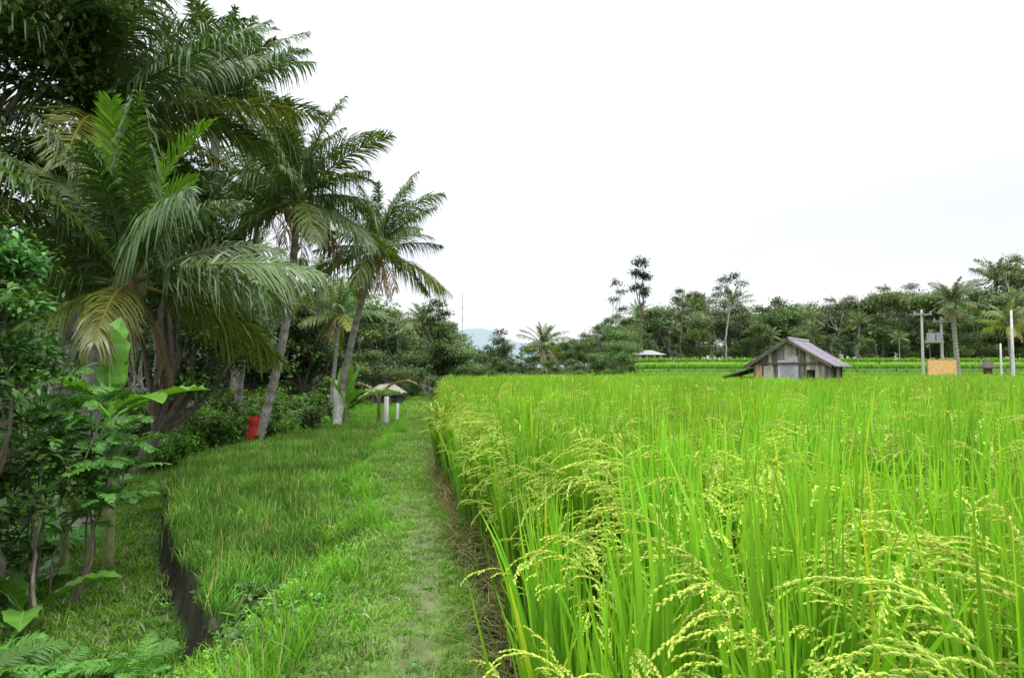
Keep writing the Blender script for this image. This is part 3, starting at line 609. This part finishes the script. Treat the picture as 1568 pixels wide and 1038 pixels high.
mb=MB();box(mb,-.53,-.04,-.045,-.008,.1,2.0,(.62,.62,.70));box(mb,-.03,.42,-.05,-.01,.0,2.2,(.52,.52,.60));box(mb,-.4,.2,-.06,-.052,1.2,1.9,(.40,.38,.42))
box(mb,.8,1.15,-.05,-.01,1.1,1.55,(.015,.015,.015));box(mb,-1.2,-.75,-.04,-.01,.9,1.75,(.5,.47,.4));box(mb,Wd/2-.02,Wd/2-.001,1.22,1.85,.96,1.58,(.012,.012,.012))
box(mb,-Wd/2+.05,-Wd/2+.35,-.05,-.01,.3,1.9,(.62,.38,.24))
mb.obj('door_panels_and_windows',[M_WOOD],False,hut)
mb=MB();nc=100;ys=np.linspace(-.4,Ln+.4,nc)
for s in (-1,1):
    rows=[]
    for off in (0,-.03):
        for u in np.linspace(0,1,6):
            xe=s*(Wd/2+.42)*u;ze=rh+.05-(rh-eh)/(Wd/2)*(Wd/2+.42)*u+off-.03*math.sin(u*3.1)
            rows.append(np.stack([np.full(nc,xe),ys,ze+.018*np.sin(ys*2*np.pi/.14)],1))
    V=np.array(rows);c=np.tile(A(.30,.27,.31)*.85,(V.shape[0]*nc,1))*np.repeat(R(3).uniform(.65,1.2,(1,nc//10)),10)[None].repeat(V.shape[0],0).reshape(-1,1)
    i=np.arange(12*nc).reshape(12,nc)
    F=[]
    for a in list(range(5))+list(range(6,11)): F.append(np.stack([i[a,:-1],i[a,1:],i[a+1,1:],i[a+1,:-1]],-1))
    F.append(np.stack([i[5,:-1],i[5,1:],i[11,1:],i[11,:-1]],-1));F.append(np.array([[i[a,0],i[a+1,0],i[a+7,0],i[a+6,0]] for a in range(5)]))
    mb.add(V.reshape(-1,3),np.concatenate(F),c)
tube(mb,[(0,-.41,rh+.07),(0,1,rh+.06),(0,Ln+.41,rh+.08)],.07,8,A(.35,.33,.34))
mb.obj('corrugated_roof',[M_ROOF],True,hut)
mb=MB()
hexa(mb,[(-3.3,-.1,1.15),(-3.3,2.4,1.15),(-1.7,2.4,1.62),(-1.7,-.1,1.62),(-3.3,-.1,1.2),(-3.3,2.4,1.2),(-1.7,2.4,1.67),(-1.7,-.1,1.67)],(.13,.12,.12))
for a,b in [(-3.2,0),(-3.2,2.2),(-2.3,0)]: box(mb,a,a+.08,b,b+.08,0,1.25,(.12,.1,.08))
box(mb,-3.1,-1.75,2.2,2.23,0,1.2,(.08,.07,.06));box(mb,-3.0,-2.4,.1,.13,0,.9,(.3,.28,.24))
mb.obj('lean_to',[M_WOOD],False,hut)

# ------------------------------------------------------------------ distant houses, poles, board
def house(name,loc,rot,w,l,h,rh_,wall,roof,ov=.5):
    e=bpy.data.objects.new(name,None);scene.collection.objects.link(e);e.location=loc;e.rotation_euler=(0,0,rot)
    mb=MB();box(mb,-w/2,w/2,-l/2,l/2,0,h,wall)
    mb.obj('walls',[M_PLAST],False,e)
    mb=MB();a,b=w/2+ov,l/2+ov;V=[(-a,-b,h-.1),(-a,b,h-.1),(a,b,h-.1),(a,-b,h-.1),(-w/4,0,h+rh_-.05),(-w/4,.02,h+rh_-.05),(w/4,.02,h+rh_),(w/4,0,h+rh_)]
    hexa(mb,V,roof);mb.obj('hip_roof',[M_ROOF],False,e)
    mb=MB()
    for k in (-.3,.3): box(mb,w*k-.3,w*k+.3,-l/2-.03,-l/2-.005,h*.4,h*.8,(.05,.05,.06))
    box(mb,-.4,.4,-l/2-.03,-l/2-.005,0,h*.78,(.15,.09,.05));mb.obj('door_and_windows',[M_PLAST],False,e)
house('village_house',(-6.6,36,-.5),.3,1.5,1.5,1.1,.35,(.75,.74,.72),(.3,.27,.25),.2)
house('village_house',(-8.1,56,-.6),-.2,2.2,2.2,1.0,.6,(.5,.47,.43),(.27,.22,.2),.3)
house('thatched_shelter',(-5.5,60,-.35),0,1.4,1.4,.7,1.0,(.3,.25,.2),(.33,.28,.22),.3)
house('village_house',(19.8,101,3.0),.2,3.6,3.6,1.1,.6,(.45,.43,.4),(.36,.36,.38))
mb=MB();z0=h_(-6.2,85);tube(mb,[(-6.2,85,z0),(-6.2,85,6),(-6.2,85,11.3)],[.08,.05,.03],6,A(.35,.35,.37))
for z in np.arange(5,11,1.5): box(mb,-6.4,-6.0,84.97,85.03,z,z+.05,(.4,.4,.4))
mb.obj('antenna_mast',[M_PLAST],False)
def pole(name,x,y,h,r=.12,col=(.42,.42,.42),arms=True):
    mb=MB();z0=float(H(x,y))-.1;tube(mb,[(x,y,z0),(x,y,z0+h*.5),(x,y,z0+h),(x,y,z0+h+.02)],[r*1.2,r,r*.75,.01],10,A(*col))
    if arms:
        box(mb,x-.8,x+.8,y-.2,y-.1,z0+h-.5,z0+h-.38,(.3,.3,.3))
        for k in (-.7,0,.7): tube(mb,[(x+k,y-.15,z0+h-.38),(x+k,y-.15,z0+h-.28),(x+k,y-.15,z0+h-.15)],[.04,.07,.03],6,A(.55,.5,.45))
    return mb.obj(name,[M_PLAST],True)
pole('utility_pole',36.1,60,6.2,.11);pole('utility_pole',38.0,60.3,5.6,.12)
mb=MB();box(mb,36.25,37.85,59.7,60.3,4.1,4.25,(.3,.3,.3));box(mb,36.6,37.1,59.8,60.2,4.26,4.95,(.35,.37,.4));box(mb,37.25,37.65,59.8,60.2,4.26,5.0,(.3,.32,.35))
for k in (36.7,36.85,37.0): tube(mb,[(k,60,4.95),(k,60,5.1),(k,60,5.25)],[.03,.05,.02],6,A(.4,.3,.25))
mb.obj('pole_transformer',[M_PLAST],False)
mb=MB();box(mb,34.7,37.1,57,57.06,1.1,2.55,(.70,.43,.19));
for k in (34.9,36.8): box(mb,k,k+.1,57.07,57.17,-.2,2.5,(.2,.16,.1))
for k in (34.66,37.1): box(mb,k,k+.05,56.98,57.08,1.06,2.6,(.4,.25,.12))
box(mb,34.71,37.09,56.98,57.08,2.552,2.6,(.4,.25,.12));mb.obj('tan_signboard',[M_PLAST],False)
pole('white_pole',33.0,45,5.6,.09,(.6,.6,.58),False);pole('white_pole',35.8,50,3.6,.07,(.6,.6,.58),False)
mb=MB();sx,sy=38.3,55;z0=float(H(sx,sy))
box(mb,sx-.35,sx+.35,sy-.3,sy+.3,z0,z0+.9,(.3,.2,.15));box(mb,sx-.22,sx+.22,sy-.2,sy+.2,z0+.901,z0+1.7,(.16,.08,.06));box(mb,sx-.5,sx+.5,sy-.42,sy+.42,z0+1.702,z0+1.8,(.2,.12,.1))
hexa(mb,[(sx-.55,sy-.45,z0+1.802),(sx-.55,sy+.45,z0+1.802),(sx+.55,sy+.45,z0+1.802),(sx+.55,sy-.45,z0+1.802),(sx-.05,sy-.05,z0+2.4),(sx-.05,sy+.05,z0+2.4),(sx+.05,sy+.05,z0+2.4),(sx+.05,sy-.05,z0+2.4)],(.12,.1,.09))
mb.obj('offering_shrine',[M_PLAST],False)
# ------------------------------------------------------------------ world, sun, camera
w=bpy.data.worlds.new('World');scene.world=w;w.use_nodes=True;nt=w.node_tree;nt.nodes.clear();N=nt.nodes.new;L=nt.links.new
SE,SR=math.radians(58),math.radians(150)
sky=N('ShaderNodeTexSky');sky.sky_type='NISHITA';sky.sun_disc=False;sky.sun_elevation=SE;sky.sun_rotation=SR
b1=N('ShaderNodeBackground');L(sky.outputs[0],b1.inputs[0]);b1.inputs[1].default_value=.05
tc=N('ShaderNodeTexCoord');sp=N('ShaderNodeSeparateXYZ');L(tc.outputs['Generated'],sp.inputs[0])
cr=N('ShaderNodeValToRGB');L(sp.outputs[2],cr.inputs[0]);e=cr.color_ramp.elements
e[0].position=0;e[0].color=(.262,.246,.256,1);e[1].position=1;e[1].color=(1,1,1,1)
q=e.new(.2);q.color=(.286,.276,.281,1);q=e.new(.45);q.color=(.40,.40,.40,1)
no=N('ShaderNodeTexNoise');no.inputs['Scale'].default_value=2.2;no.inputs['Detail'].default_value=4;mp=N('ShaderNodeMapping');mp.inputs['Scale'].default_value=(1,1,3);L(tc.outputs['Generated'],mp.inputs[0]);L(mp.outputs[0],no.inputs['Vector'])
mr=N('ShaderNodeMapRange');L(no.outputs['Fac'],mr.inputs[0]);mr.inputs[1].default_value=.3;mr.inputs[2].default_value=.7;mr.inputs[3].default_value=.96;mr.inputs[4].default_value=1.05
vm=N('ShaderNodeVectorMath');vm.operation='SCALE';L(cr.outputs[0],vm.inputs[0]);L(mr.outputs[0],vm.inputs['Scale'])
b2=N('ShaderNodeBackground');L(vm.outputs[0],b2.inputs[0]);b2.inputs[1].default_value=3.0
ad=N('ShaderNodeAddShader');L(b1.outputs[0],ad.inputs[0]);L(b2.outputs[0],ad.inputs[1]);o=N('ShaderNodeOutputWorld');L(ad.outputs[0],o.inputs[0])
sd=bpy.data.lights.new('sun','SUN');sd.energy=1.5;sd.angle=math.radians(15);sd.color=(1,.97,.92)
so=bpy.data.objects.new('sun',sd);scene.collection.objects.link(so)
dirv=Vector((math.sin(SR)*math.cos(SE),math.cos(SR)*math.cos(SE),math.sin(SE)));so.rotation_euler=dirv.to_track_quat('Z','Y').to_euler();so.location=(0,0,30)
cd=bpy.data.cameras.new('camera');cd.lens=24;cd.sensor_width=36;cd.clip_start=.05;cd.clip_end=4000
co=bpy.data.objects.new('camera',cd);scene.collection.objects.link(co);co.location=(0,0,1.6);co.rotation_euler=(math.radians(90+2.7),0,0)
scene.camera=co
scene.view_settings.view_transform='Standard';scene.view_settings.look='None';scene.view_settings.exposure=0
